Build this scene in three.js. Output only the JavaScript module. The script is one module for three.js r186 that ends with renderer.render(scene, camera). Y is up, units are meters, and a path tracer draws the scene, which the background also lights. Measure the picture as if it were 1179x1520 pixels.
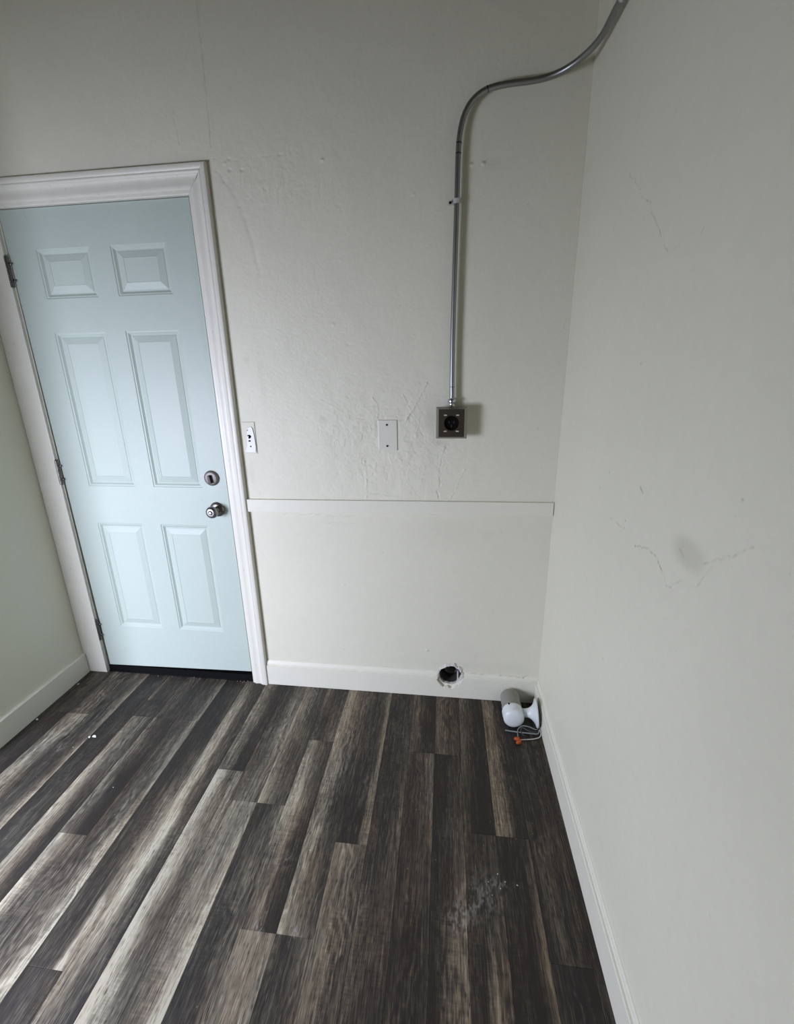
import * as THREE from 'three';
import { RoundedBoxGeometry } from 'three/addons/geometries/RoundedBoxGeometry.js';
import { mergeGeometries, mergeVertices, toCreasedNormals } from 'three/addons/utils/BufferGeometryUtils.js';
import { RectAreaLightUniformsLib } from 'three/addons/lights/RectAreaLightUniformsLib.js';

// ---------------------------------------------------------------- camera, light, exposure
const scene = new THREE.Scene();
scene.background = new THREE.Color(0x000000);
const camera = new THREE.PerspectiveCamera(2 * Math.atan(760 / 675.3727) * 180 / Math.PI, 1179 / 1520, 0.02, 30);
camera.rotation.order = 'YXZ';
camera.position.set(1.034, 1.4591, 1.7837);
camera.rotation.set(-0.3048, 0.1336, -0.018);
scene.add(camera);

const renderer = new THREE.WebGLRenderer({ antialias: true });
renderer.toneMapping = THREE.LinearToneMapping;
renderer.toneMappingExposure = 1.0;
renderer.shadowMap.enabled = true;
RectAreaLightUniformsLib.init();

// daylight through the hopper window in the wall behind the camera, to the left where the room widens; its sash tips into the room
const WIN = { x0: -1.56, x1: -0.56, y0: 0.30, y1: 1.58, z: 2.24, tilt: 42 * Math.PI / 180, yaw: 17 * Math.PI / 180, w: 0.70, h: 1.06 };
const SASH = new THREE.Vector3((WIN.x0 + WIN.x1) / 2, (WIN.y0 + WIN.y1) / 2, WIN.z - 0.26);
const SASH_N = new THREE.Vector3(Math.sin(WIN.yaw) * Math.cos(WIN.tilt), -Math.sin(WIN.tilt), -Math.cos(WIN.yaw) * Math.cos(WIN.tilt));
const day = new THREE.RectAreaLight(new THREE.Color(0.85, 0.895, 1.12), 35, WIN.w, WIN.h);
day.position.copy(SASH).addScaledVector(SASH_N, 0.012);
day.lookAt(day.position.clone().add(SASH_N));
scene.add(day);

// ---------------------------------------------------------------- helpers
function rng(seed) { let a = seed >>> 0; return () => { a = (a + 0x6D2B79F5) | 0; let t = Math.imul(a ^ (a >>> 15), 1 | a); t = (t + Math.imul(t ^ (t >>> 7), 61 | t)) ^ t; return ((t ^ (t >>> 14)) >>> 0) / 4294967296; }; }
const hash = (x, y, s) => { let h = Math.imul(x | 0, 374761393) + Math.imul(y | 0, 668265263) + Math.imul(s | 0, 1274126177); h = Math.imul(h ^ (h >>> 13), 1274126177); return ((h ^ (h >>> 16)) >>> 0) / 4294967296; };
function vn(x, y, s) {                                              // smooth value noise, 0..1
  const xi = Math.floor(x), yi = Math.floor(y), fx = x - xi, fy = y - yi, u = fx * fx * (3 - 2 * fx), v = fy * fy * (3 - 2 * fy);
  const a = hash(xi, yi, s), b = hash(xi + 1, yi, s), c = hash(xi, yi + 1, s), d = hash(xi + 1, yi + 1, s);
  return a + (b - a) * u + (c - a) * v + (a - b - c + d) * u * v;
}
const lerp = (a, b, t) => a + (b - a) * t, clamp = (x, a = 0, b = 1) => Math.min(b, Math.max(a, x));
const sstep = (a, b, x) => { const t = clamp((x - a) / (b - a)); return t * t * (3 - 2 * t); };

const used = new Map();
function numbered(name) { const n = used.get(name) || 0; used.set(name, n + 1); return n ? `${name}_${String(n).padStart(3, '0')}` : name; }
function mesh(name, geo, mat, parent) {
  const m = new THREE.Mesh(geo, mat); m.name = numbered(name); m.castShadow = m.receiveShadow = true; (parent || scene).add(m); return m;
}
function group(name, pos = [0, 0, 0], parent = scene) { const g = new THREE.Group(); g.name = numbered(name); g.position.set(...pos); parent.add(g); return g; }
function tag(o, label, category, grp) { o.userData.label = label; if (category) o.userData.category = category; if (grp) o.userData.group = grp; return o; }
function struct(o, label) { o.userData.kind = 'structure'; if (label) o.userData.label = label; return o; }
const std = (c, rough, metal = 0, extra = {}) => new THREE.MeshStandardMaterial({ color: new THREE.Color().setRGB(...c), roughness: rough, metalness: metal, ...extra });
function poly(geoVerts, faces) {                                    // flat-shaded triangles / quads
  const p = []; for (const f of faces) for (let i = 1; i < f.length - 1; i++) for (const k of [f[0], f[i], f[i + 1]]) p.push(...geoVerts[k]);
  const g = new THREE.BufferGeometry(); g.setAttribute('position', new THREE.Float32BufferAttribute(p, 3)); g.setAttribute('uv', new THREE.Float32BufferAttribute(new Float32Array(p.length / 3 * 2), 2)); g.computeVertexNormals(); return g;
}
function sweepX(profile, len) {                                     // profile [z,y] pairs, closed, swept along +x
  const s = new THREE.Shape(profile.map(([a, b]) => new THREE.Vector2(a, b)));
  const g = new THREE.ExtrudeGeometry(s, { depth: len, bevelEnabled: false, steps: 1 });
  g.rotateY(Math.PI / 2); g.scale(1, 1, -1); g.index || 0;           // x along the length, z = profile a
  const idx = g.attributes.position.count; const pos = g.attributes.position, nor = g.attributes.normal;
  for (let i = 0; i < idx; i += 3) for (const at of [pos, nor, g.attributes.uv]) { const k = at.itemSize; for (let c = 0; c < k; c++) { const t = at.array[(i + 1) * k + c]; at.array[(i + 1) * k + c] = at.array[(i + 2) * k + c]; at.array[(i + 2) * k + c] = t; } }
  g.computeVertexNormals(); return g;
}
function shapeOf(pts) { return new THREE.Shape(pts.map(p => new THREE.Vector2(p[0], p[1]))); }
function extr(shape, depth, bevel = 0, seg = 2) {
  return new THREE.ExtrudeGeometry(shape, bevel ? { depth: depth - 2 * bevel, bevelEnabled: true, bevelThickness: bevel, bevelSize: bevel, bevelOffset: -bevel, bevelSegments: seg } : { depth, bevelEnabled: false });
}
function tube(pts, r, seg = 64, rad = 10, tension = 0.5) {
  const c = new THREE.CatmullRomCurve3(pts.map(p => new THREE.Vector3(...p)), false, 'catmullrom', tension);
  return new THREE.TubeGeometry(c, seg, r, rad, false);
}
function lathe(pts, seg = 40) { return new THREE.LatheGeometry(pts.map(p => new THREE.Vector2(p[0], p[1])), seg); }
function dataTex(w, h, fill, srgb) {
  const d = new Uint8Array(w * h * 4);
  fill(d); const t = new THREE.DataTexture(d, w, h, THREE.RGBAFormat); t.magFilter = THREE.LinearFilter; t.minFilter = THREE.LinearFilter;
  t.wrapS = t.wrapT = THREE.RepeatWrapping; if (srgb) t.colorSpace = THREE.SRGBColorSpace; t.needsUpdate = true; return t;
}
// height field helpers for painted plaster: stroke along a polyline, soft spots
function stroke(F, pts, width, amp, seed = 1, wob = 0) {            // pts in metres, F = {w,h,W,H,x0,y0,d}
  const px = F.w / F.W, r = Math.ceil(width * px * 2.2) + 1;
  for (let i = 0; i < pts.length - 1; i++) {
    const [ax, ay] = pts[i], [bx, by] = pts[i + 1], L = Math.hypot(bx - ax, by - ay), n = Math.max(2, Math.ceil(L * px * 1.0));
    for (let k = 0; k < n; k++) {
      const t = k / n, wx = wob ? (vn((i * 37 + t * L * 90), 1.5, seed) - 0.5) * wob : 0, wy = wob ? (vn((i * 37 + t * L * 90), 7.5, seed) - 0.5) * wob : 0;
      const q0 = i * 19 + t * L, a = amp * (0.15 + 0.9 * vn(q0 * 45, 3.3, seed + 5)) * (0.25 + 0.75 * sstep(0.25, 0.6, vn(q0 * 140, 9.1, seed + 6)));
      const cx = (lerp(ax, bx, t) + wx - F.x0) * px, cy = (lerp(ay, by, t) + wy - F.y0) * px, s2 = (width * px) ** 2;
      for (let y = Math.max(0, Math.floor(cy - r)); y <= Math.min(F.h - 1, cy + r); y++) for (let x = Math.max(0, Math.floor(cx - r)); x <= Math.min(F.w - 1, cx + r); x++) {
        const e = a * Math.exp(-((x - cx) ** 2 + (y - cy) ** 2) / s2), q = y * F.w + x;
        if (Math.abs(e) > Math.abs(F.t[q])) F.t[q] = e;
      }
    }
  }
}
function flush(F) { for (let i = 0; i < F.t.length; i++) { F.d[i] += F.t[i]; F.t[i] = 0; } }
function field(x0, y0, W, H, w) { const h = Math.round(w * H / W); return { x0, y0, W, H, w, h, d: new Float32Array(w * h), t: new Float32Array(w * h) }; }
function spot(F, x, y, rx, ry, amp, pw = 1) {
  const px = F.w / F.W, cx = (x - F.x0) * px, cy = (y - F.y0) * px, ax = rx * px, ay = ry * px;
  for (let j = Math.max(0, Math.floor(cy - 2.5 * ay)); j <= Math.min(F.h - 1, cy + 2.5 * ay); j++) for (let i = Math.max(0, Math.floor(cx - 2.5 * ax)); i <= Math.min(F.w - 1, cx + 2.5 * ax); i++)
    F.d[j * F.w + i] += amp * Math.exp(-((((i - cx) / ax) ** 2 + ((j - cy) / ay) ** 2) ** pw));
}
function heightTex(F, range) {                                      // metres -> 0..1 over +-range/2
  return dataTex(F.w, F.h, d => { for (let i = 0; i < F.d.length; i++) { const v = clamp(0.5 + F.d[i] / range) * 255; d[i * 4] = d[i * 4 + 1] = d[i * 4 + 2] = v; d[i * 4 + 3] = 255; } });
}
function uvMetric(g, fn) { const p = g.attributes.position, u = g.attributes.uv; for (let i = 0; i < p.count; i++) { const [a, b] = fn(p.getX(i), p.getY(i), p.getZ(i)); u.setXY(i, a, b); } return g; }

// ---------------------------------------------------------------- room constants (metres, back wall at z = 0)
const XR = 1.4193, KR = 0.0243, XL = -0.8297, KL = 0.0347, KP = 0.0268, ROOM_Z = 2.24, ALC = 0.60, FAR_L = -2.25, CEIL = 2.95;
const xr = z => XR + KR * z, xl = z => XL + KL * z;

// ---------------------------------------------------------------- paint materials
const PAINT = [0.715, 0.703, 0.582];
// back wall plaster: roller stipple, trowel marks, cracks and patches
const FB = field(-1.0, 0, 2.6, 3.0, 1500);
{
  const px = FB.W / FB.w;
  for (let j = 0; j < FB.h; j++) for (let i = 0; i < FB.w; i++) {
    const x = FB.x0 + i * px, y = j * px;
    const patch = Math.exp(-(((x - 0.78) / 0.28) ** 2) - (((y - 1.17) / 0.22) ** 2)) + 0.5 * Math.exp(-(((x - 0.35) / 0.3) ** 2) - (((y - 2.1) / 0.12) ** 2));
    const up = y > 0.94 ? 1 : 0.45;
    FB.d[j * FB.w + i] = (vn(x * 260, y * 260, 11) - 0.5) * 0.00022 + (vn(x * 90, y * 90, 12) - 0.5) * 0.00028 * up
      + (vn(x * 22, y * 16, 13) - 0.5) * 0.0010 * up + (vn(x * 6, y * 4, 14) - 0.5) * 0.0022 * up
      + patch * ((vn(x * 38, y * 34, 15) - 0.5) * 0.0016 + (vn(x * 95, y * 95, 16) - 0.5) * 0.0010 + 0.0009 * sstep(0.52, 0.56, vn(x * 20 + 3 * vn(x * 40, y * 40, 18), y * 17, 17)) + 0.0006 * sstep(0.55, 0.58, vn(x * 45, y * 40, 19)));
  }
  const S = (p, w, a, wob = 0.006, s = 1) => { stroke(FB, p, w * 0.8, a * 1.25, s + p.length, wob); flush(FB); const o = p.map(([x, y]) => [x + w * 1.6, y - w]); stroke(FB, o, w * 1.5, -a * 0.3, s + 9 + p.length, wob * 2); };
  S([[0.177, 2.95], [0.177, 2.566], [0.176, 2.486], [0.174, 2.357], [0.172, 2.256], [0.168, 2.2]], 0.0042, -0.0012, 0.002);
  S([[0.042, 2.33], [0.046, 2.294], [0.053, 2.215]], 0.002, -0.0009);
  S([[0.188, 2.119], [0.238, 2.05], [0.263, 1.986], [0.286, 1.898], [0.30, 1.8]], 0.011, -0.0014, 0.004);
  S([[0.176, 2.13], [0.2, 2.1], [0.226, 2.07]], 0.0018, -0.0008);
  S([[0.826, 1.365], [0.839, 1.331], [0.856, 1.301], [0.836, 1.266]], 0.0035, 0.0016);
  S([[0.918, 1.406], [0.885, 1.348], [0.856, 1.297], [0.831, 1.264]], 0.0035, 0.0018);
  S([[0.708, 1.352], [0.723, 1.328], [0.726, 1.302], [0.723, 1.275]], 0.0045, 0.0018);
  S([[0.863, 1.284], [0.885, 1.248], [0.907, 1.195], [0.938, 1.169]], 0.004, -0.0012);
  S([[0.992, 1.164], [0.979, 1.123], [0.968, 1.078], [0.971, 1.012], [0.958, 0.983], [0.968, 0.952]], 0.0042, -0.0018, 0.008);
  S([[0.985, 1.164], [0.984, 1.123]], 0.006, 0.0014);
  S([[1.068, 1.074], [1.044, 1.032], [1.031, 0.985], [1.01, 0.955]], 0.004, 0.0014);
  S([[0.664, 1.103], [0.671, 1.027], [0.665, 0.949]], 0.005, 0.0014, 0.006);
  S([[0.651, 1.121], [0.643, 1.086], [0.654, 1.062], [0.655, 1.038]], 0.0018, -0.001);
  S([[0.722, 1.08], [0.783, 1.09]], 0.0018, -0.0006); S([[0.984, 1.094], [1.024, 1.099]], 0.0018, -0.0008);
  S([[0.685, 0.969], [0.752, 0.965], [0.799, 0.959]], 0.003, -0.0011);
  S([[0.563, 1.313], [0.61, 1.282], [0.632, 1.273], [0.668, 1.269]], 0.002, 0.0012); S([[0.5, 1.345], [0.563, 1.313]], 0.004, 0.0008);
  S([[0.221, 1.013], [0.228, 1.033], [0.27, 1.05]], 0.0018, -0.0005);
  S([[0.498, 0.837], [0.608, 0.839]], 0.002, -0.0011, 0.001);
  S([[0.287, 0.866], [0.344, 0.871], [0.465, 0.872], [0.544, 0.861], [0.614, 0.865]], 0.0035, -0.0012, 0.01);
  S([[1.402, 1.623], [1.397, 1.579], [1.352, 1.531]], 0.0018, -0.0008);
  S([[0.664, 1.149], [0.72, 1.149], [0.866, 1.15]], 0.0028, -0.0006, 0.001); S([[1.001, 1.169], [1.071, 1.176], [1.158, 1.18], [1.30, 1.185]], 0.003, 0.0007, 0.001);
  S([[0.62, 1.31], [0.66, 1.335], [0.70, 1.325], [0.73, 1.315], [0.80, 1.312]], 0.003, -0.0008, 0.01); S([[0.64, 1.20], [0.66, 1.235], [0.70, 1.25]], 0.003, 0.0009, 0.01);
  S([[0.18, 2.17], [0.25, 2.155], [0.33, 2.16], [0.42, 2.165]], 0.003, -0.0006, 0.012);
  S([[0.1, 0.23], [0.16, 0.205], [0.2, 0.2], [0.3, 0.21], [0.36, 0.2]], 0.003, 0.0006, 0.01);
  flush(FB);
  for (const [x, y, a] of [[1.061, 2.094, 0.003], [1.1, 2.094, 0.004], [0.559, 2.138, 0.003], [0.411, 2.163, -0.0016], [0.229, 2.163, -0.0018], [0.227, 2.131, -0.0018], [0.271, 2.127, -0.0018], [0.352, 2.064, -0.0014], [0.21, 2.15, 0.0016], [0.87, 2.02, 0.0012], [0.565, 1.62, 0.0012], [0.62, 1.55, -0.001], [0.92, 0.235, 0.003], [0.90, 0.6, 0.001], [0.55, 0.55, 0.001]]) spot(FB, x, y, 0.0065, 0.005, a);
  const r = rng(5); for (let k = 0; k < 90; k++) spot(FB, 0.2 + r() * 1.2, 1.0 + r() * 1.3, 0.002 + r() * 0.007, 0.002 + r() * 0.004, (r() - 0.45) * 0.0013);
}
const FBc = field(-1.0, 0, 2.6, 3.0, 1000);                          // grime and scuffs of their own on the back wall (darkening, 0..1)
{
  const S = (p, w, a, wob = 0.004) => stroke(FBc, p, w, a, 3 + p.length, wob);
  S([[0.177, 2.95], [0.177, 2.566], [0.176, 2.486], [0.174, 2.357], [0.172, 2.256], [0.168, 2.2]], 0.0045, 0.16, 0.002);
  S([[0.042, 2.33], [0.046, 2.294], [0.053, 2.215]], 0.0022, 0.18);
  S([[0.213, 2.085], [0.245, 2.03], [0.27, 1.95], [0.286, 1.88]], 0.012, 0.07);
  S([[0.176, 2.13], [0.2, 2.1], [0.226, 2.07]], 0.0022, 0.16);
  S([[0.651, 1.121], [0.643, 1.086], [0.654, 1.062], [0.655, 1.038]], 0.0018, 0.25);
  S([[0.979, 1.123], [0.968, 1.078], [0.971, 1.012], [0.958, 0.983], [0.968, 0.952]], 0.003, 0.22, 0.006);
  S([[0.592, 1.29], [0.61, 1.282], [0.632, 1.273], [0.668, 1.269]], 0.0018, 0.22);
  S([[0.498, 0.837], [0.608, 0.839]], 0.0022, 0.18, 0.001);
  S([[0.287, 0.872], [0.465, 0.872], [0.614, 0.866]], 0.003, 0.1, 0.01);
  S([[1.402, 1.623], [1.397, 1.579], [1.352, 1.531]], 0.0018, 0.16);
  S([[0.166, 0.70], [0.19, 0.68], [0.20, 0.655]], 0.0015, 0.16); S([[0.17, 0.51], [0.2, 0.49], [0.22, 0.46]], 0.0015, 0.16);
  S([[0.685, 0.969], [0.752, 0.965], [0.799, 0.959]], 0.003, 0.2);
  flush(FBc);
  spot(FBc, 0.502, 1.269, 0.016, 0.014, 0.12); spot(FBc, 0.179, 1.042, 0.012, 0.05, 0.08); spot(FBc, 0.209, 1.501, 0.012, 0.012, 0.1); spot(FBc, 0.2, 1.2, 0.05, 0.15, 0.03);
  spot(FBc, 0.265, 1.42, 0.012, 0.10, 0.06); spot(FBc, 1.13, 2.09, 0.03, 0.015, 0.06);
  spot(FBc, 1.0, 0.81, 0.12, 0.06, 0.035); spot(FBc, 1.17, 0.8, 0.02, 0.02, 0.05); spot(FBc, 1.1, 0.17, 0.25, 0.02, 0.04);
  spot(FBc, 0.63, 1.24, 0.008, 0.008, 0.12); spot(FBc, 0.715, 1.245, 0.006, 0.02, 0.18); spot(FBc, 0.93, 1.27, 0.02, 0.04, 0.1); spot(FBc, 0.96, 1.18, 0.035, 0.012, 0.1);
  const r = rng(9); for (let k = 0; k < 60; k++) { const s = 0.0012 + r() * 0.002; spot(FBc, 0.1 + r() * 1.3, 0.1 + r() * 2.4, s, s, 0.25 * r()); }
}
function paintMap(F, base, seed) {                                  // colour map: paint with slight mottling, darkened by the grime field
  return dataTex(F.w, F.h, d => {
    const px = F.W / F.w;
    for (let j = 0; j < F.h; j++) for (let i = 0; i < F.w; i++) {
      const x = F.x0 + i * px, y = F.y0 + j * px, k = j * F.w + i, m = 1 + (vn(x * 5, y * 4, seed) - 0.5) * 0.035 + (vn(x * 60, y * 60, seed + 1) - 0.5) * 0.025, g = clamp(1 - F.d[k]);
      for (let c = 0; c < 3; c++) { const l = clamp(base[c] * m * (c === 2 ? g * (0.92 + 0.08 * g) : g)); d[k * 4 + c] = 255 * (l < 0.0031308 ? 12.92 * l : 1.055 * Math.pow(l, 1 / 2.4) - 0.055); }
      d[k * 4 + 3] = 255;
    }
  }, true);
}
const M = {};
M.wallBack = new THREE.MeshStandardMaterial({ map: paintMap(FBc, PAINT, 40), bumpMap: heightTex(FB, 0.012), bumpScale: 0.012, roughness: 0.55 });
// right wall: smoother paint, hairline cracks, an oval grey stain (u = z, v = y)
const FR = field(0, 0, 2.2, 3.0, 1000), FRc = field(0, 0, 2.2, 3.0, 1000);
{
  const px = FR.W / FR.w;
  for (let j = 0; j < FR.h; j++) for (let i = 0; i < FR.w; i++) { const x = i * px, y = j * px; FR.d[j * FR.w + i] = (vn(x * 240, y * 240, 21) - 0.5) * 0.00025 + (vn(x * 80, y * 80, 22) - 0.5) * 0.0003 + (vn(x * 12, y * 8, 23) - 0.5) * 0.001 + (vn(x * 4, y * 3, 24) - 0.5) * 0.002; }
  const C = [[[0.439, 1.893], [0.49, 1.86], [0.547, 1.813], [0.594, 1.789], [0.613, 1.761], [0.663, 1.718], [0.718, 1.665]], [[0.719, 1.663], [0.761, 1.67], [0.76, 1.682]], [[0.839, 1.669], [0.85, 1.677]],
    [[0.602, 1.08], [0.645, 1.083], [0.702, 1.084]], [[0.769, 1.069], [0.828, 1.086], [0.869, 1.086], [0.898, 1.07], [0.931, 1.049], [0.946, 1.057]], [[0.944, 1.063], [0.982, 1.086]], [[1.027, 1.14], [1.076, 1.171], [1.107, 1.193], [1.139, 1.215]], [[1.006, 1.086], [1.025, 1.097], [1.038, 1.122], [1.055, 1.148]]];
  C.forEach((p, k) => { stroke(FR, p, 0.0016, -0.0004, k + 1, 0.008); stroke(FRc, p, 0.0017, [0.5, 0.4, 0.3, 0.5, 0.8, 0.24, 0.4, 0.24][k], k + 1, 0.008); });
  stroke(FRc, [[0.363, 1.808], [0.373, 1.78]], 0.0018, 0.2); stroke(FRc, [[0.75, 1.2], [0.768, 1.19]], 0.0025, 0.75); stroke(FRc, [[0.548, 1.191], [0.556, 1.187]], 0.002, 0.5); stroke(FRc, [[0.95, 1.136], [0.972, 1.126]], 0.0016, 0.4);
  flush(FR); flush(FRc);
  spot(FRc, 0.978, 1.138, 0.056, 0.029, 0.17, 2.2);
  for (const [z, y] of [[0.495, 1.133], [1.091, 1.269], [0.676, 0.708], [0.695, 1.104], [0.39, 0.4], [0.66, 1.46]]) spot(FRc, z, y, 0.003, 0.002, 0.4);
  spot(FRc, 0.9, 0.9, 0.4, 0.3, 0.02); const r = rng(3); for (let k = 0; k < 30; k++) spot(FRc, r() * 1.4, r() * 2, 0.0015, 0.0015, 0.22 * r());
}
M.wallRight = new THREE.MeshStandardMaterial({ map: paintMap(FRc, PAINT, 50), bumpMap: heightTex(FR, 0.008), bumpScale: 0.008, roughness: 0.5 });
M.wallPlain = std(PAINT, 0.6); M.panelling = std([0.15, 0.115, 0.075], 0.6); M.ceiling = std([0.27, 0.24, 0.17], 0.8);
const FT = field(0, 0, 0.5, 0.5, 256);                              // tileable-enough brush relief and dirt for painted trim
{ const px = FT.W / FT.w; for (let j = 0; j < FT.h; j++) for (let i = 0; i < FT.w; i++) FT.d[j * FT.w + i] = (vn(i * px * 400, j * px * 60, 31) - 0.5) * 0.0002 + (vn(i * px * 40, j * px * 40, 32) - 0.5) * 0.0006; }
const trimBump = heightTex(FT, 0.002);
M.trim = new THREE.MeshStandardMaterial({ color: new THREE.Color().setRGB(0.74, 0.73, 0.622), bumpMap: trimBump, bumpScale: 0.002, roughness: 0.42 });
const FTc = field(0, 0, 0.5, 0.5, 400); { const r = rng(55); for (let k = 0; k < 70; k++) { const e = 0.0008 + r() * 0.0016; spot(FTc, r() * 0.5, r() * 0.5, e, e * (1 + r()), 0.3 * r()); } for (let k = 0; k < 14; k++) spot(FTc, r() * 0.5, r() * 0.5, 0.012, 0.02, 0.05 * r()); }
M.casing = new THREE.MeshStandardMaterial({ map: paintMap(FTc, [0.74, 0.728, 0.645], 61), bumpMap: trimBump, bumpScale: 0.0015, roughness: 0.4 });
M.door = std([0.475, 0.55, 0.495], 0.5);
M.steel = std([0.25, 0.24, 0.235], 0.33, 1);
M.darkSteel = std([0.20, 0.19, 0.18], 0.35, 1);
M.galv = std([0.30, 0.31, 0.31], 0.38, 1);
M.plateBrown = std([0.115, 0.10, 0.078], 0.4, 1); M.rim = std([0.30, 0.29, 0.27], 0.3, 1); M.zinc = std([0.55, 0.545, 0.52], 0.45, 0.2);
M.brightEdge = std([0.55, 0.54, 0.52], 0.25, 1);
M.black = new THREE.MeshPhysicalMaterial({ color: new THREE.Color().setRGB(0.004, 0.004, 0.004), roughness: 0.8, specularIntensity: 0.15 });
M.gap = std([0.03, 0.03, 0.03], 0.9);
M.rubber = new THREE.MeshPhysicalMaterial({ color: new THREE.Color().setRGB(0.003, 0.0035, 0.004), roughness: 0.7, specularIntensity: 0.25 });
M.plateWhite = std([0.70, 0.695, 0.61], 0.4);
M.white = std([0.74, 0.74, 0.69], 0.4);
M.plaster = std([0.62, 0.60, 0.55], 0.95);
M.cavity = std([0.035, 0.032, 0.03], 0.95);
M.pipeGrey = std([0.30, 0.31, 0.31], 0.6);
M.enamel = std([0.70, 0.74, 0.74], 0.3);
M.glassFrost = new THREE.MeshPhysicalMaterial({ color: new THREE.Color().setRGB(0.33, 0.32, 0.285), roughness: 0.5, transmission: 0.25, thickness: 0, ior: 1.45 });
M.wireGrey = std([0.22, 0.24, 0.23], 0.5); M.wireWhite = std([0.55, 0.53, 0.50], 0.5); M.wireBlack = std([0.05, 0.055, 0.055], 0.45); M.copper = std([0.6, 0.45, 0.25], 0.4, 1);
M.orange = std([0.46, 0.075, 0.008], 0.5);

// ---------------------------------------------------------------- walls, ceiling
const HOLE = [1.026, 0.113];
const holeR = k => 0.0495 + 0.0022 * Math.sin(k * 2 + 0.5) + 0.0018 * Math.sin(k * 5 + 1) + 0.0012 * Math.sin(k * 11);
const holePts = n => [...Array(n)].map((_, i) => { const a = i / n * Math.PI * 2; return [HOLE[0] + Math.cos(a) * holeR(a), HOLE[1] + Math.sin(a) * holeR(a)]; });
const DOOR = { l: -0.713, r: 0.0595, t: 2.06, b: 0.046 };
{
  const s = shapeOf([[-0.99, 0], [-0.735, 0], [-0.735, 2.074], [0.072, 2.074], [0.072, 0], [1.59, 0], [1.59, CEIL], [-0.99, CEIL]]);
  s.holes.push(new THREE.Path(holePts(48).reverse().map(p => new THREE.Vector2(...p))));
  const g = extr(s, 0.14); g.translate(0, 0, -0.14); uvMetric(g, (x, y) => [(x - FB.x0) / FB.W, y / FB.H]);
  const wall = struct(mesh('wall_back', g, M.wallBack), 'cream plaster wall with patched cracks, holding the door and the conduit');
  // crumbled plaster lips around the drain hole: an uneven raised collar plus loose lumps
  const r = rng(71), rim = [], NA = 60, rows = [[0.0, -0.012], [0.001, 0.002], [0.005, 0.006], [0.010, 0.0045], [0.017, 0.0005]], P = [];
  for (let k = 0; k < NA; k++) { const a = k / NA * Math.PI * 2, up = sstep(-0.75, 0.1, Math.sin(a)), w = 0.55 + 0.75 * vn(a * 3, 1, 72); for (const [d, z] of rows) { const rr = holeR(a) - 0.0012 + d * w * (0.35 + 0.65 * up); P.push([HOLE[0] + Math.cos(a) * rr + (r() - 0.5) * 0.0016, HOLE[1] + Math.sin(a) * rr + (r() - 0.5) * 0.0016, z < 0 ? z : z * up * (0.6 + 0.9 * r()) + 0.0004]); } }
  const FF = []; for (let k = 0; k < NA; k++) for (let q = 0; q < rows.length - 1; q++) { const k2 = (k + 1) % NA, n = rows.length; FF.push([k * n + q, k * n + q + 1, k2 * n + q + 1, k2 * n + q]); }
  rim.push(poly(P, FF));
  for (let k = 0; k < 12; k++) { const a = 0.2 + r() * 3.0, rr = holeR(a) + 0.004 + r() * 0.010, q = new THREE.IcosahedronGeometry(0.0022 + r() * 0.0028, 0); q.scale(1.6, 0.9, 0.8); q.rotateZ(a + 1.57); q.translate(HOLE[0] + Math.cos(a) * rr, HOLE[1] + Math.sin(a) * rr, 0.004); rim.push(q); }
  mesh('plaster_rim', mergeGeometries(rim.map(g => g.index ? g.toNonIndexed() : g)), M.plaster, wall).userData.label = 'crumbled plaster edge of the round drain hole';
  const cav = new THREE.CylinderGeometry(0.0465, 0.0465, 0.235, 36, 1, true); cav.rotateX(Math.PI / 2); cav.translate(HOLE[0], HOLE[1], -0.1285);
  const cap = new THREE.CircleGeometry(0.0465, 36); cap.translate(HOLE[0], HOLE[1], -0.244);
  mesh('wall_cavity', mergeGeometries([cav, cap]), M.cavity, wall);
}
function prism(pts, y0, y1) {                                       // plan polygon [x,z] extruded upwards
  const s = shapeOf(pts.map(([x, z]) => [x, -z])); const g = extr(s, y1 - y0); g.rotateX(-Math.PI / 2); g.translate(0, y0, 0); return g;
}
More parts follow.
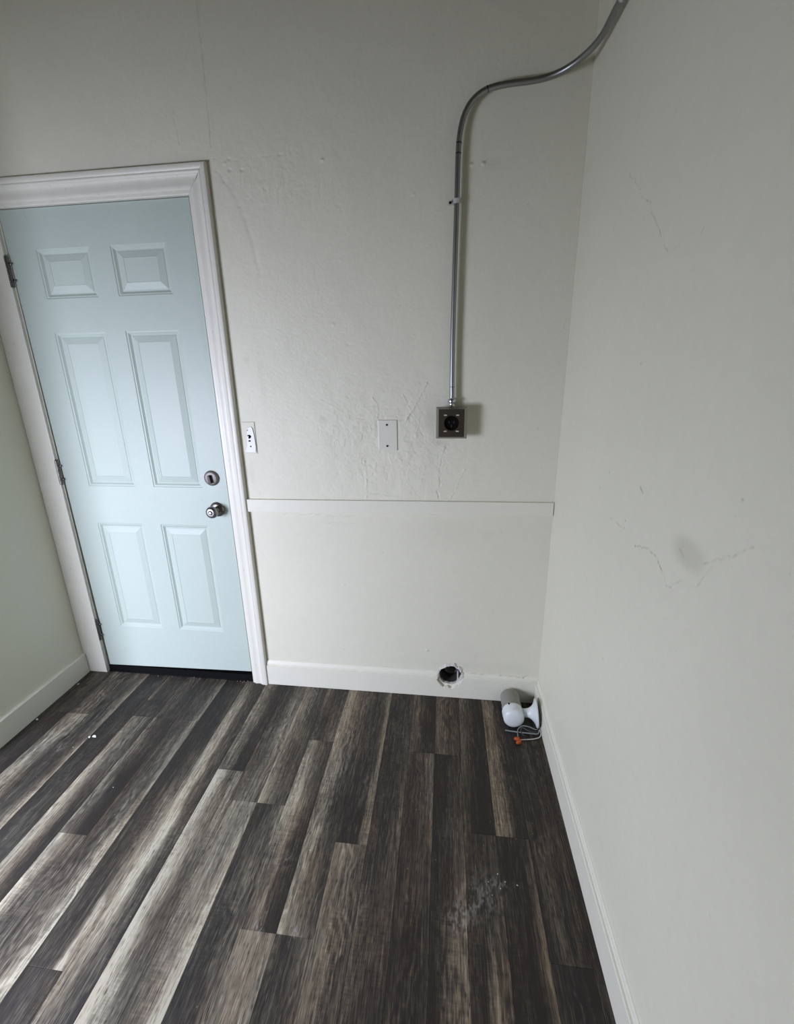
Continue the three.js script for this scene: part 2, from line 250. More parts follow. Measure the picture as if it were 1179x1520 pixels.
{
  const g = prism([[xr(0.0), 0.0], [xr(0) + 0.12, 0], [xr(ROOM_Z) + 0.12, ROOM_Z], [xr(ROOM_Z), ROOM_Z]], 0, CEIL);
  uvMetric(g, (x, y, z) => [z / FR.W, y / FR.H]);
  struct(mesh('wall_right', g, M.wallRight), 'pale painted right wall with hairline cracks and a grey oval stain');
  const l = prism([[FAR_L - 0.1, 0.0], [xl(0), 0], [xl(ALC), ALC], [FAR_L - 0.1, ALC]], 0, CEIL); uvMetric(l, (x, y, z) => [(z - x) / FR.W * 0.7 + 0.1, y / FR.H + 0.31]);
  struct(mesh('wall_left', l, new THREE.MeshStandardMaterial({ color: new THREE.Color().setRGB(...PAINT), bumpMap: M.wallRight.bumpMap, bumpScale: 0.005, roughness: 0.6 })), 'shaded grey painted left wall beside the door');
  const fl = new THREE.BoxGeometry(0.1, CEIL, ROOM_Z - ALC); fl.translate(FAR_L - 0.05, CEIL / 2, (ROOM_Z + ALC) / 2); struct(mesh('wall_side', fl, M.panelling), 'brown panelled side wall outside the frame');
  const f = shapeOf([[FAR_L - 0.1, 0], [1.65, 0], [1.65, CEIL], [FAR_L - 0.1, CEIL]]);
  f.holes.push(new THREE.Path([[WIN.x0, WIN.y0], [WIN.x1, WIN.y0], [WIN.x1, WIN.y1], [WIN.x0, WIN.y1]].map(p => new THREE.Vector2(...p))));
  const fg = extr(f, 0.12); fg.translate(0, 0, ROOM_Z); struct(mesh('wall_front', fg, M.panelling), 'brown panelled wall behind the camera with the window');
  const c = new THREE.BoxGeometry(4.1, 0.1, ROOM_Z + 0.4); c.translate(-0.35, CEIL + 0.05, ROOM_Z / 2); struct(mesh('ceiling', c, M.ceiling), 'plain painted ceiling above the frame');
  // window behind the camera: fixed frame and a hopper sash with a bright pane
  const w = struct(group('window_1', [0, 0, ROOM_Z]), 'daylight hopper window behind the camera');
  const ring = (x0, y0, x1, y1, t, d) => { const q = shapeOf([[x0, y0], [x1, y0], [x1, y1], [x0, y1]]); q.holes.push(new THREE.Path([[x0 + t, y0 + t], [x0 + t, y1 - t], [x1 - t, y1 - t], [x1 - t, y0 + t]].map(p => new THREE.Vector2(...p)))); return extr(q, d); };
  const ff = ring(WIN.x0, WIN.y0, WIN.x1, WIN.y1, 0.03, 0.10); ff.translate(0, 0, 0.01); mesh('window_frame', ff, M.casing, w);
  const sash = ring(-WIN.w / 2 - 0.035, -WIN.h / 2 - 0.035, WIN.w / 2 + 0.035, WIN.h / 2 + 0.035, 0.035, 0.03); sash.translate(0, 0, -0.004);
  const pane = new THREE.BoxGeometry(WIN.w, WIN.h, 0.006), pm = std([0.05, 0.05, 0.05], 0.2, 0, { emissive: new THREE.Color().setRGB(0.86, 0.92, 1.0), emissiveIntensity: 1.6 });
  const outer = new THREE.BoxGeometry(WIN.x1 - WIN.x0 - 0.06, WIN.y1 - WIN.y0 - 0.06, 0.006); outer.translate(SASH.x, SASH.y, 0.06);
  for (const g of [sash, pane]) { g.lookAt(SASH_N); g.translate(SASH.x, SASH.y, SASH.z - ROOM_Z); }
  mesh('window_sash', sash, M.casing, w); mesh('window_pane', pane, pm, w); mesh('window_pane', outer, pm, w);
}

// ---------------------------------------------------------------- floor: printed vinyl strips, each its own plank
const PW = 0.1037, S0 = 0.0310, TZ = 1.4, TW = 128, TH = 1400;
// per column (n): joints along z and tone profiles across the strip: [z, 'tones left..right'], tones 0 dark .. 9 light
const FLOOR = {
  '-9': { j: [0.5], t: [[0, '112'], [1.4, '112']] },
  '-8': { j: [0.297], t: [[0, '2332'], [0.29, '1221'], [0.3, '1100'], [1.4, '1221']] },
  '-7': { j: [0.297], t: [[0, '34332'], [0.29, '2332'], [0.3, '34554'], [0.6, '46542'], [1.4, '45432']] },
  '-6': { j: [0.9], t: [[0, '23344'], [0.3, '2225'], [0.6, '22236'], [1.4, '2236']] },
  '-5': { j: [1.2], t: [[0, '11122'], [0.3, '01111'], [0.6, '11221'], [1.4, '12221']] },
  '-4': { j: [0.183, 0.283], t: [[0, '3221'], [0.18, '52112'], [0.185, '1111'], [0.28, '2222'], [0.29, '44432'], [0.6, '675432'], [0.9, '665311'], [1.4, '5531']] },
  '-3': { j: [0.283, 0.81], t: [[0, '3322'], [0.28, '2221'], [0.29, '532111'], [0.6, '542101'], [0.8, '543100'], [0.82, '775444'], [1.0, '764333'], [1.4, '664333']] },
  '-2': { j: [0.283], t: [[0, '222344'], [0.28, '222346'], [0.29, '223455'], [0.6, '2334355'], [0.9, '3333467'], [1.2, '3334778'], [1.4, '333467']] },
  '-1': { j: [1.143], t: [[0, '11122'], [0.3, '01112'], [0.6, '11234'], [0.9, '2222356'], [1.14, '2222387'], [1.15, '122222'], [1.4, '12233']] },
  '0': { j: [0.0], t: [[0, '44321'], [0.3, '566321'], [0.6, '577432'], [0.9, '687432'], [1.15, '555331'], [1.4, '44332']] },
  '1': { j: [0.51], t: [[0, '55311'], [0.3, '554111'], [0.5, '443000'], [0.515, '885355'], [0.7, '875455'], [0.9, '886434'], [1.2, '997444'], [1.4, '98744']] },
  '2': { j: [0.63], t: [[0, '112343'], [0.3, '233455'], [0.62, '334443'], [0.64, '455556'], [0.9, '456567'], [1.2, '334579'], [1.4, '33458']] },
  '3': { j: [0.63], t: [[0, '54322'], [0.3, '754333'], [0.62, '754332'], [0.64, '222345'], [0.9, '223443'], [1.2, '222245'], [1.4, '22346']] },
  '4': { j: [0.33, 1.0], t: [[0, '43222'], [0.32, '32234'], [0.335, '565322'], [0.6, '776532'], [0.8, '545321'], [0.99, '445211'], [1.01, '666556'], [1.2, '556665'], [1.4, '55566']] },
  '5': { j: [1.0], t: [[0, '665433'], [0.3, '765433'], [0.6, '555322'], [0.9, '665432'], [0.99, '766543'], [1.01, '22234'], [1.2, '223234'], [1.4, '22334']] },
  '6': { j: [0.735], t: [[0, '43223355'], [0.3, '32221256'], [0.5, '21112256'], [0.73, '21112155'], [0.745, '666544'], [0.9, '555543'], [1.2, '554322'], [1.4, '44332']] },
  '7': { j: [0.05], t: [[0, '22112'], [0.3, '212233'], [0.6, '122234'], [0.9, '433333'], [1.2, '432222'], [1.4, '43222']] },
  '8': { j: [0.345], t: [[0, '332100'], [0.34, '332111'], [0.35, '222344'], [0.6, '222334'], [0.9, '121223'], [1.2, '222223'], [1.4, '2223']] },
  '9': { j: [0.345], t: [[0, '443331'], [0.34, '344332'], [0.35, '011122'], [0.6, '011224'], [0.9, '112345'], [1.2, '113445'], [1.4, '11345']] },
  '10': { j: [0.655], t: [[0, '433111'], [0.3, '432101'], [0.65, '321000'], [0.66, '322222'], [0.9, '222333'], [1.0, '222543'], [1.2, '2215532'], [1.4, '2145532']] },
  '11': { j: [0.655], t: [[0, '554211'], [0.3, '554211'], [0.65, '554110'], [0.66, '101123'], [0.9, '111034'], [1.2, '1110035'], [1.4, '111035']] },
  '12': { j: [0.978], t: [[0, '11221'], [0.3, '11211'], [0.65, '112223'], [0.7, '123223'], [0.97, '123221'], [0.985, '211000'], [1.4, '21001']] },
  '13': { j: [0.5], t: [[0, '232'], [0.5, '232'], [0.97, '121'], [1.4, '343']] },
};
const RAMP = [[31, 26, 22], [42, 37, 32], [56, 50, 43], [72, 65, 56], [90, 83, 71], [109, 101, 87], [128, 120, 104], [148, 140, 122], [168, 161, 141], [188, 182, 162]];
const smears = [[0.545, 0.811, 0.03, 0.02, 0.5], [0.524, 0.981, 0.018, 0.03, 0.75], [0.625, 0.994, 0.02, 0.02, 0.6], [1.145, 0.83, 0.06, 0.05, 0.42], [1.066, 0.916, 0.035, 0.035, 0.55], [1.10, 0.875, 0.05, 0.03, 0.35], [0.633, 0.467, 0.02, 0.035, 0.3], [-0.379, 0.375, 0.02, 0.015, 0.45], [-0.551, 0.485, 0.02, 0.02, 0.55], [1.19, 0.80, 0.03, 0.012, 0.35], [0.92, 0.88, 0.006, 0.02, 0.4], [0.86, 0.9, 0.01, 0.03, 0.2], [0.02, 1.0, 0.02, 0.01, 0.2], [0.31, 1.08, 0.015, 0.04, 0.2], [-0.62, 0.16, 0.02, 0.02, 0.3]];
function columnTexture(n) {
  const col = FLOOR[n], seed = (+n + 20) * 101, keys = col.t.map(k => [...k]);
  for (const j of col.j) { const lo = keys.filter(k => k[0] < j).pop(), hi = keys.find(k => k[0] > j); if (lo && hi && hi[0] - lo[0] < 0.05) { lo[0] = j - 0.0004; hi[0] = j + 0.0004; } }
  const at = (z, u) => {
    let k = 0; while (k < keys.length - 2 && keys[k + 1][0] <= z) k++;
    const f = clamp((z - keys[k][0]) / Math.max(1e-6, keys[k + 1][0] - keys[k][0]));
    const e = s => { const q = clamp(u) * (s.length - 1), i = Math.min(s.length - 2, Math.floor(q)); let t = q - i; t = t * t * (3 - 2 * t); return lerp(+s[i], +s[i + 1], t); };
    return lerp(e(keys[k][1]), e(keys[k + 1][1]), f);
  };
  const warm = 1.005 - 0.045 * sstep(1, 9, +n);                     // boards to the right are printed in a redder brown
  return dataTex(TW, TH, d => {
    for (let j = 0; j < TH; j++) {
      const z = (j + 0.5) / TH * TZ;
      for (let i = 0; i < TW; i++) {
        const u = (i + 0.5) / TW, x = u * PW;
        const warp = (vn(z * 5, u * 1.5, seed) - 0.5) * 0.16 + (vn(z * 19, u * 4, seed + 1) - 0.5) * 0.09 + (vn(z * 60, u * 8, seed + 15) - 0.5) * 0.03, edge = Math.min(1, Math.min(u, 1 - u) * 9);
        let t = at(z, u + warp * edge);
        const figure = vn(z * 3, u * 2, seed + 2);
        t += (vn(x * 520, z * 13, seed + 3) - 0.5) * 2.3 + (vn(x * 1000, z * 55, seed + 4) - 0.5) * 2.4 + (vn(x * 150, z * 5, seed + 5) - 0.5) * 0.9 + (vn(x * 210, z * 60, seed + 20) - 0.5) * 1.1;
        const ph = (u + warp * 1.6) * 24 + vn(z * 13, u * 4, seed + 6) * 12 + vn(z * 45, u * 9, seed + 21) * 3; t += Math.sin(ph) * 0.8 * sstep(0.52, 0.72, figure);     // cathedral figure
        t += (vn(x * 60, z * 330, seed + 7) - 0.5) * 1.0 * sstep(0.45, 0.7, vn(z * 4, u * 2, seed + 8));                            // saw marks across
        const por = vn(x * 900, z * 60, seed + 9); if (por > 0.76) t -= (por - 0.76) * 14;                                          // dark pores
        t += (vn(z * 9, u * 3, seed + 12) - 0.5) * 1.2;
        let w = 0; const X = S0 + (+n + u) * PW + KP * z;
        for (const [sx, sz, rx, rz, a] of smears) { const q = ((X - sx) / rx) ** 2 + ((z - sz) / rz) ** 2; if (q < 4) w += a * Math.exp(-q) * sstep(0.42, 0.8, vn(X * 260, z * 130, 77) * 0.6 + vn(X * 70, z * 60, 78) * 0.5); }
        const sp = hash(Math.floor(X / 0.003), Math.floor(z / 0.003), 99); if (sp > 0.99985) w = 0.5;
        t = clamp(2.6 + (t - 2.6) * 1.12, 0, 9); const k = Math.min(8, Math.floor(t)), f = t - k, o = (j * TW + i) * 4, tint = (vn(z * 6, u * 2, seed + 13) - 0.5) * 6;
        for (let c = 0; c < 3; c++) d[o + c] = clamp(lerp(lerp(RAMP[k][c], RAMP[k + 1][c], f) * (c === 1 ? warm : c === 2 ? warm * warm : 1) + (c === 0 ? tint : c === 2 ? -tint * 0.6 : 0), 205, w * 0.75), 0, 255);
        d[o + 3] = 255;
      }
    }
  }, true);
}
{
  const floor = struct(group('floor'), 'dark grey-brown wood-look floor of narrow strips in mixed tones');
  const sub = prism([[FAR_L - 0.1, -0.14], [1.6, -0.14], [1.6, ROOM_Z + 0.1], [FAR_L - 0.1, ROOM_Z + 0.1]], -0.06, -0.0085); mesh('subfloor', sub, M.gap, floor);
  const GAP = 0.00035, TOP = 0.0003, B = 0.0006;
  function plankGeo(n, z0, z1, lo = -0.829) {
    let a = S0 + n * PW, b = a + PW; const clampS = s => Math.min(1.417, Math.max(lo, s)), u0 = a; a = clampS(a); b = clampS(b);
    const P = (s, y, z) => [s + KP * z, y, z];
    const L = a + GAP, R = b - GAP, N = z0 + GAP, F = z1 - GAP;
    const v = [P(L, -TOP, N), P(R, -TOP, N), P(R, -TOP, F), P(L, -TOP, F), P(L + B, 0, N + B), P(R - B, 0, N + B), P(R - B, 0, F - B), P(L + B, 0, F - B), P(L, -0.0084, N), P(R, -0.0084, N), P(R, -0.0084, F), P(L, -0.0084, F)];
    const g = poly(v, [[4, 7, 6, 5], [0, 4, 5, 1], [1, 5, 6, 2], [2, 6, 7, 3], [3, 7, 4, 0], [8, 0, 1, 9], [9, 1, 2, 10], [10, 2, 3, 11], [11, 3, 0, 8]]);
    return uvMetric(g, (x, y, z) => [clamp((x - KP * z - u0) / PW, 0.004, 0.996), z / TZ]);
  }
  const mats = {};
  for (let n = 13; n >= -21; n--) {
    const out = n < -9, src = out ? n + 20 : n, c = FLOOR[src];                 // left of the alcove the strips repeat those in view
    const map = mats[src] ? mats[src].map : columnTexture(src), m = mats[src] ||= new THREE.MeshStandardMaterial({ map, bumpMap: map, bumpScale: 0.00035, roughness: 0.64 });
    const js = [out ? ALC + 0.002 : 0.003, ...c.j.filter(z => z > (out ? ALC + 0.1 : 0.06)), 1.4, ROOM_Z - 0.002];
    for (let k = 0; k < js.length - 1; k++) mesh('plank', plankGeo(n, js[k], js[k + 1], js[k] >= ALC - 0.11 ? FAR_L - 0.05 : -0.829), m, floor);
  }
}

// ---------------------------------------------------------------- trim: casing, rail, baseboards, threshold
{
  const casing = struct(group('trim_1'), 'white moulded wooden casing around the door, mitred at the top corner');
  const prof = [[0, 0], [0, 0.007], [0.003, 0.0095], [0.012, 0.0100], [0.0135, 0.0135], [0.018, 0.0150], [0.026, 0.0140], [0.036, 0.0125], [0.044, 0.0135], [0.049, 0.0160], [0.0505, 0.0195], [0.056, 0.0215], [0.061, 0.0200], [0.063, 0.0215], [0.072, 0.0225], [0.077, 0.0205], [0.079, 0.016], [0.079, 0]];
  const xi = DOOR.r + 0.0075, yi = DOOR.t + 0.004, hs = 1.17;
  function leg(ptsA, ptsB, flip) {
    const p = [], n = ptsA.length, tri = (a, b, c) => flip ? p.push(...a, ...c, ...b) : p.push(...a, ...b, ...c);
    for (let i = 0; i < n - 1; i++) { tri(ptsA[i], ptsA[i + 1], ptsB[i + 1]); tri(ptsA[i], ptsB[i + 1], ptsB[i]); }
    for (const [q, f] of [[ptsA, 1], [ptsB, 0]]) for (let i = 1; i < n - 1; i++) f ? tri(q[0], q[i + 1], q[i]) : tri(q[0], q[i], q[i + 1]);
    const g = new THREE.BufferGeometry(); g.setAttribute('position', new THREE.Float32BufferAttribute(p, 3)); g.setAttribute('uv', new THREE.Float32BufferAttribute(new Float32Array(p.length / 3 * 2), 2));
    uvMetric(g, (x, y, z) => [(x + z) * 2, y * 2]); g.computeVertexNormals(); return toCreasedNormals(g, 0.5);
  }
  mesh('casing_side', leg(prof.map(([u, z]) => [xi + u, 0.0005, z]), prof.map(([u, z]) => [xi + u, yi + u * hs - 0.0004, z]), false), M.casing, casing).userData.label = 'moulded right side casing';
  mesh('casing_head', leg(prof.map(([u, z]) => [xl(0) + 0.001, yi + u * hs, z]), prof.map(([u, z]) => [xi + u - 0.0004, yi + u * hs, z]), true), M.casing, casing).userData.label = 'moulded head casing';
  const fl = extr(shapeOf([[xl(0) + 0.001, 0.0005], [-0.7185, 0.0005], [-0.7225, yi], [xl(0) + 0.001, yi]]), 0.016, 0.002); uvMetric(fl, (x, y, z) => [(x + z) * 2, y * 2]);
  mesh('casing_side', fl, M.casing, casing).userData.label = 'plain flat left side casing';
  // jamb: thin frame lining the opening, seen as a strip beside the door
  const jb = [];
  const jbox = (x0, y0, x1, y1, z0, z1) => { const b = new THREE.BoxGeometry(x1 - x0, y1 - y0, z1 - z0); b.translate((x0 + x1) / 2, (y0 + y1) / 2, (z0 + z1) / 2); jb.push(b); };
  jbox(-0.735, 0.0005, DOOR.l - 0.0045, 2.074, -0.13, 0.001); jbox(DOOR.r + 0.004, 0.0005, 0.0718, 2.074, -0.13, 0.0005); jbox(DOOR.l, DOOR.t + 0.0035, DOOR.r, 2.074, -0.13, 0.0005);
  mesh('jamb', mergeGeometries(jb), M.casing, casing);
  const st = []; { const b = new THREE.BoxGeometry(DOOR.r - DOOR.l, 2.06, 0.004); b.translate((DOOR.r + DOOR.l) / 2, 1.03, -0.128); st.push(b); }
  mesh('door_backing', st[0], M.gap, casing);

  // chair rail, a flat batten that runs slightly uphill to the right
  const rl = 0.1465, len = Math.hypot(XR - rl, 0.012) - 0.002, rg = extr(shapeOf([[0, 0], [len, 0], [len, 0.0555], [0, 0.0555]]), 0.014, 0.0016); uvMetric(rg, (x, y, z) => [y * 2, x * 2]);
  rg.rotateZ(Math.atan2(0.010, len)); rg.translate(rl, 0.8825, 0.0);
  struct(mesh('trim_2', rg, M.trim), 'white flat chair rail running from the door casing to the right wall');

  // threshold under the door
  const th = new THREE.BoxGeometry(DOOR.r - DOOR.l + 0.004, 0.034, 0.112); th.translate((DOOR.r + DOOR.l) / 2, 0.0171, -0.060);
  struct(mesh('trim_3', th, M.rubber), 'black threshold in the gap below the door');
}
{
  // back baseboard: flat board with a bite out of it at the drain hole, cap strip behind
  const x0 = 0.1475, x1 = XR - 0.0005, H = 0.106, pts = [[x0, 0.0005], [x1, 0.0005], [x1, H + 0.004]], bite = [];
  for (let k = 0; k <= 18; k++) { const a = 0.02 - k / 18 * (Math.PI + 0.04); bite.push([HOLE[0] + Math.cos(a) * (holeR(a) + 0.009 + 0.004 * Math.sin(k * 2.9)), HOLE[1] + Math.sin(a) * (holeR(a) + 0.012 + 0.005 * Math.sin(k * 1.7))]); }
  const bl = bite.filter(p => p[1] < H + 0.001); pts.push([bl[0][0] + 0.001, H + 0.002], ...bl, [bl[bl.length - 1][0] - 0.001, H + 0.001], [x0, H]);
  const base = struct(group('baseboard_back'), 'white baseboard along the back wall, broken open at the round drain hole');
  const bg = extr(shapeOf(pts), 0.015, 0.0012, 1); uvMetric(bg, (x, y, z) => [y * 2, x * 2]); mesh('board', bg, M.trim, base);
  const cap = [[0, 0.0], [0.0085, 0.0], [0.0085, 0.0105], [0.0075, 0.0125], [0.0045, 0.0205], [0.002, 0.0235], [0, 0.024]];
  const cl = bl[bl.length - 1][0] - 0.004 - x0, cr = x1 - (bl[0][0] + 0.006);
  const g1 = sweepX(cap, cl); g1.translate(x0, H - 0.0005, 0); mesh('cap_strip', g1, M.trim, base);
  const g2 = sweepX(cap, cr); g2.rotateZ(0.004); g2.translate(bl[0][0] + 0.006, H + 0.001, 0); mesh('cap_strip', g2, M.trim, base);
  const r = rng(17), bits = []; for (let k = 0; k < 13; k++) { const q = new THREE.IcosahedronGeometry(0.002 + r() * 0.0035, 1); q.scale(2.2, 0.7, 0.8); q.translate(HOLE[0] + 0.075 + r() * 0.31, H + 0.020 + 0.006 * r(), 0.003 + r() * 0.004); bits.push(q); }
  const lump = mesh('flaking_paint', mergeGeometries(bits), M.trim, base); lump.userData.kind = 'stuff';

  // right and left baseboards follow their walls
  const capR = [[0, 0], [0, 0.1285], [0.0035, 0.1275], [0.0065, 0.1225], [0.0065, 0.1070], [0.0075, 0.1055], [0.0130, 0.1050], [0.015, 0.1025], [0.015, 0.0005]].map(([a, b]) => [a, b || 0.0005]);
  function alongWall(profile, xf, side, z0, z1) {
    const A = profile.map(([a, b]) => [xf(z0) - side * a, b, z0]), Bp = profile.map(([a, b]) => [xf(z1) - side * a, b, z1]), p = [], n = profile.length;
    const tri = (a, b, c) => side < 0 ? p.push(...a, ...c, ...b) : p.push(...a, ...b, ...c);
    for (let i = 0; i < n; i++) { const j = (i + 1) % n; tri(A[i], A[j], Bp[j]); tri(A[i], Bp[j], Bp[i]); }
    for (let i = 1; i < n - 1; i++) { tri(A[0], A[i + 1], A[i]); tri(Bp[0], Bp[i], Bp[i + 1]); }
    const g = new THREE.BufferGeometry(); g.setAttribute('position', new THREE.Float32BufferAttribute(p, 3)); g.setAttribute('uv', new THREE.Float32BufferAttribute(new Float32Array(p.length / 3 * 2), 2));
    uvMetric(g, (x, y, z) => [y * 2, z * 2]); g.computeVertexNormals(); return toCreasedNormals(g, 0.35);
  }
  struct(mesh('baseboard_right', alongWall(capR, xr, 1, 0.016, ROOM_Z - 0.002), M.trim), 'white baseboard with stepped top along the right wall');
  const capL = [[0, 0.0005], [0, 0.1095], [0.010, 0.1085], [0.0145, 0.1045], [0.015, 0.0005]];
  struct(mesh('baseboard_left', alongWall(capL, xl, -1, 0.0175, ALC), M.trim), 'white baseboard along the shaded left wall');
}

// ---------------------------------------------------------------- door
{
  const door = struct(group('door_1'), 'pale blue-white six-panel door with round knob and deadbolt');
  const ZF = -0.003, TH = 0.040;
  const cols = [[-0.597, -0.3695], [-0.2835, -0.0545]], rows = [[1.747, 1.9225], [0.982, 1.6225], [0.268, 0.8085]];
  const s = shapeOf([[-0.7065, 0.038], [DOOR.r - 0.001, 0.0545], [DOOR.r, DOOR.t], [-0.7175, DOOR.t]]);
  for (const [x0, x1] of cols) for (const [y0, y1] of rows) s.holes.push(new THREE.Path([[x0, y0], [x0, y1], [x1, y1], [x1, y0]].map(p => new THREE.Vector2(...p))));
  const FD = field(-0.72, 0, 0.8, 2.08, 520);
  stroke(FD, [[-0.615, 2.06], [-0.605, 2.02], [-0.592, 1.985]], 0.0018, 0.3, 2, 0.004); stroke(FD, [[-0.075, 0.925], [-0.048, 0.924]], 0.0022, 0.22, 3); stroke(FD, [[-0.67, 0.36], [-0.655, 0.33]], 0.006, -0.05, 4); flush(FD);
  { const r = rng(41); for (let k = 0; k < 40; k++) { const e = 0.001 + r() * 0.0015; spot(FD, -0.7 + r() * 0.75, r() * 2, e, e, 0.12 * r()); } spot(FD, 0.045, 0.97, 0.02, 0.05, 0.04); spot(FD, 0.046, 1.6, 0.012, 0.3, 0.05); }
  const slabMat = new THREE.MeshStandardMaterial({ map: paintMap(FD, M.door.color.toArray(), 63), roughness: 0.5 });
  const g = extr(s, TH); g.translate(0, 0, ZF - TH); uvMetric(g, (x, y) => [(x - FD.x0) / FD.W, y / FD.H]); mesh('slab', g, slabMat, door);
  // pressed panels: quirk, ogee, groove, wide bevel up to the raised field
  const steps = [[0, 0], [0.003, -0.0025], [0.008, -0.0032], [0.0115, -0.0062], [0.0155, -0.0095], [0.0195, -0.0095], [0.0215, -0.008], [0.046, -0.0012], [0.0475, -0.0022]];
  for (const [x0, x1] of cols) for (const [y0, y1] of rows) {
    const p = [], ring = ([d, z]) => [[x0 + d, y0 + d, z], [x1 - d, y0 + d, z], [x1 - d, y1 - d, z], [x0 + d, y1 - d, z]];
    for (let k = 0; k < steps.length - 1; k++) { const A = ring(steps[k]), B = ring(steps[k + 1]); for (let i = 0; i < 4; i++) { const j = (i + 1) % 4; p.push(...A[i], ...A[j], ...B[j], ...A[i], ...B[j], ...B[i]); } }
    const F = ring(steps[steps.length - 1]); p.push(...F[0], ...F[1], ...F[2], ...F[0], ...F[2], ...F[3]);
    const back = [[x0, y0, -TH + 0.001], [x0, y1, -TH + 0.001], [x1, y1, -TH + 0.001], [x1, y0, -TH + 0.001]]; p.push(...back[0], ...back[1], ...back[2], ...back[0], ...back[2], ...back[3]);
    const q = new THREE.BufferGeometry(); q.setAttribute('position', new THREE.Float32BufferAttribute(p, 3)); q.setAttribute('uv', new THREE.Float32BufferAttribute(new Float32Array(p.length / 3 * 2), 2)); q.computeVertexNormals(); q.translate(0, 0, ZF);
    mesh('panel', q, M.door, door);
  }
  for (const [y, x] of [[1.846, -0.7215], [1.043, -0.7195], [0.245, -0.7135]]) {
    const h = group('hinge', [x, y, 0.006], door), kn = [];
    for (let k = 0; k < 5; k++) { const c = new THREE.CylinderGeometry(0.0065, 0.0065, 0.0205, 14); c.translate(0, -0.044 + k * 0.022, 0.004); kn.push(c); }
    mesh('knuckle', mergeGeometries(kn), M.darkSteel, h);
    const lf = new THREE.BoxGeometry(0.010, 0.108, 0.003); lf.translate(-0.004, 0, 0.001); mesh('leaf', lf, M.darkSteel, h);
    const pn = lathe([[0, 0.0615], [0.004, 0.060], [0.0058, 0.0575], [0.005, 0.0550], [0, 0.055]], 14); pn.translate(0, 0, 0.004); const pin2 = pn.clone(); pin2.scale(1, -1, 1); mesh('pin', pn, M.darkSteel, h);
    const sc = [-0.03, 0.03].map(d => { const c = new THREE.SphereGeometry(0.0048, 10, 8); c.scale(1, 1, 0.55); c.translate(0.0095, d, 0.0); return c; }); mesh('screw', sc[0], M.darkSteel, h); mesh('screw', sc[1], M.darkSteel, h);
  }
  // deadbolt: domed rose and thumb turn
  const db = group('deadbolt', [-0.0045, 1.026, ZF], door);
  const rose = lathe([[0, 0.0135], [0.016, 0.013], [0.0255, 0.0118], [0.0262, 0.0108], [0.029, 0.010], [0.0325, 0.006], [0.0335, 0.0005], [0, 0.0005]]); rose.rotateX(Math.PI / 2); mesh('rose', rose, std([0.20, 0.19, 0.178], 0.55, 0.7), db);
  const tt = extr(shapeOf([[-0.0065, -0.019], [0.0065, -0.019], [0.0055, 0.012], [0.003, 0.016], [-0.003, 0.016], [-0.0055, 0.012]]), 0.016, 0.002); tt.rotateZ(0.12); tt.translate(0, 0, 0.0125); mesh('thumb_turn', tt, std([0.05, 0.046, 0.043], 0.5, 0.6), db);
  // knob: dished rose, waisted neck, ball with a lock button
  const kb = group('doorknob', [0.0005, 0.886, ZF], door);
  const kr = lathe([[0.012, 0.012], [0.018, 0.012], [0.026, 0.009], [0.032, 0.005], [0.0335, 0.0005], [0, 0.0005]]); kr.rotateX(Math.PI / 2); mesh('rose', kr, M.steel, kb);
  const kn = lathe([[0.0095, 0.060], [0.016, 0.0605], [0.021, 0.058], [0.0250, 0.0525], [0.0265, 0.046], [0.0255, 0.039], [0.021, 0.032], [0.0145, 0.026], [0.0115, 0.020], [0.0118, 0.014], [0.0150, 0.011]]); kn.rotateX(Math.PI / 2); mesh('knob', kn, M.steel, kb);
  const lb = lathe([[0, 0.0625], [0.0055, 0.062], [0.0075, 0.0605], [0.008, 0.056], [0, 0.056]], 20); lb.rotateX(Math.PI / 2); const bar = new THREE.BoxGeometry(0.0125, 0.0032, 0.0035); bar.translate(0, 0, 0.063); mesh('lock_button', mergeGeometries([lb.toNonIndexed(), bar.toNonIndexed()]), M.brightEdge, kb);
  const cup = new THREE.CircleGeometry(0.0098, 20); cup.translate(0, 0, 0.0575); mesh('keyway', cup, M.black, kb);
}

// ---------------------------------------------------------------- switch plate, blank plate
{
  const t = tag(group('switch_plate', [0.1835, 1.199, 0]), 'narrow painted-over switch plate tucked against the door casing', 'light switch');
  const pl = extr(shapeOf([[-0.0245, -0.065], [0.033, -0.065], [0.033, 0.065], [-0.0245, 0.065]]), 0.0065, 0.003, 3); mesh('plate', pl, M.wallPlain, t);
  const bare = extr(shapeOf([[-0.016, -0.059], [0.028, -0.059], [0.0300, -0.030], [0.0275, 0.012], [0.0235, 0.040], [0.0165, 0.0455], [0.006, 0.042], [-0.001, 0.030], [-0.004, 0.006], [-0.006, -0.030], [-0.0155, -0.050]]), 0.0012, 0.0004, 1); bare.translate(0, 0, 0.006); mesh('bare_face', bare, M.white, t).userData.label = 'bare white patch where the paint has come off';
  const disc = (x, y, r, sx = 1) => { const c = new THREE.CylinderGeometry(r, r, 0.0016, 14); c.rotateX(Math.PI / 2); c.scale(sx, 1, 1); c.translate(x, y, 0.0072); return c; };
  mesh('screw', disc(0.0015, 0.031, 0.0024), M.pipeGrey, t); mesh('screw', disc(0.0085, -0.0345, 0.003), M.cavity, t);
  const sl = extr(shapeOf([[-0.002, -0.002], [0.003, -0.004], [0.010, 0.002], [0.010, 0.008], [0.005, 0.012], [-0.004, 0.011], [-0.006, 0.007], [0.001, 0.006]]), 0.002); sl.translate(0.004, 0.001, 0.0062); mesh('toggle_slot', sl, M.black, t);
  const tg = new RoundedBoxGeometry(0.007, 0.006, 0.006, 2, 0.0015); tg.translate(0.006, -0.012, 0.008); mesh('toggle', tg, M.cavity, t);
}
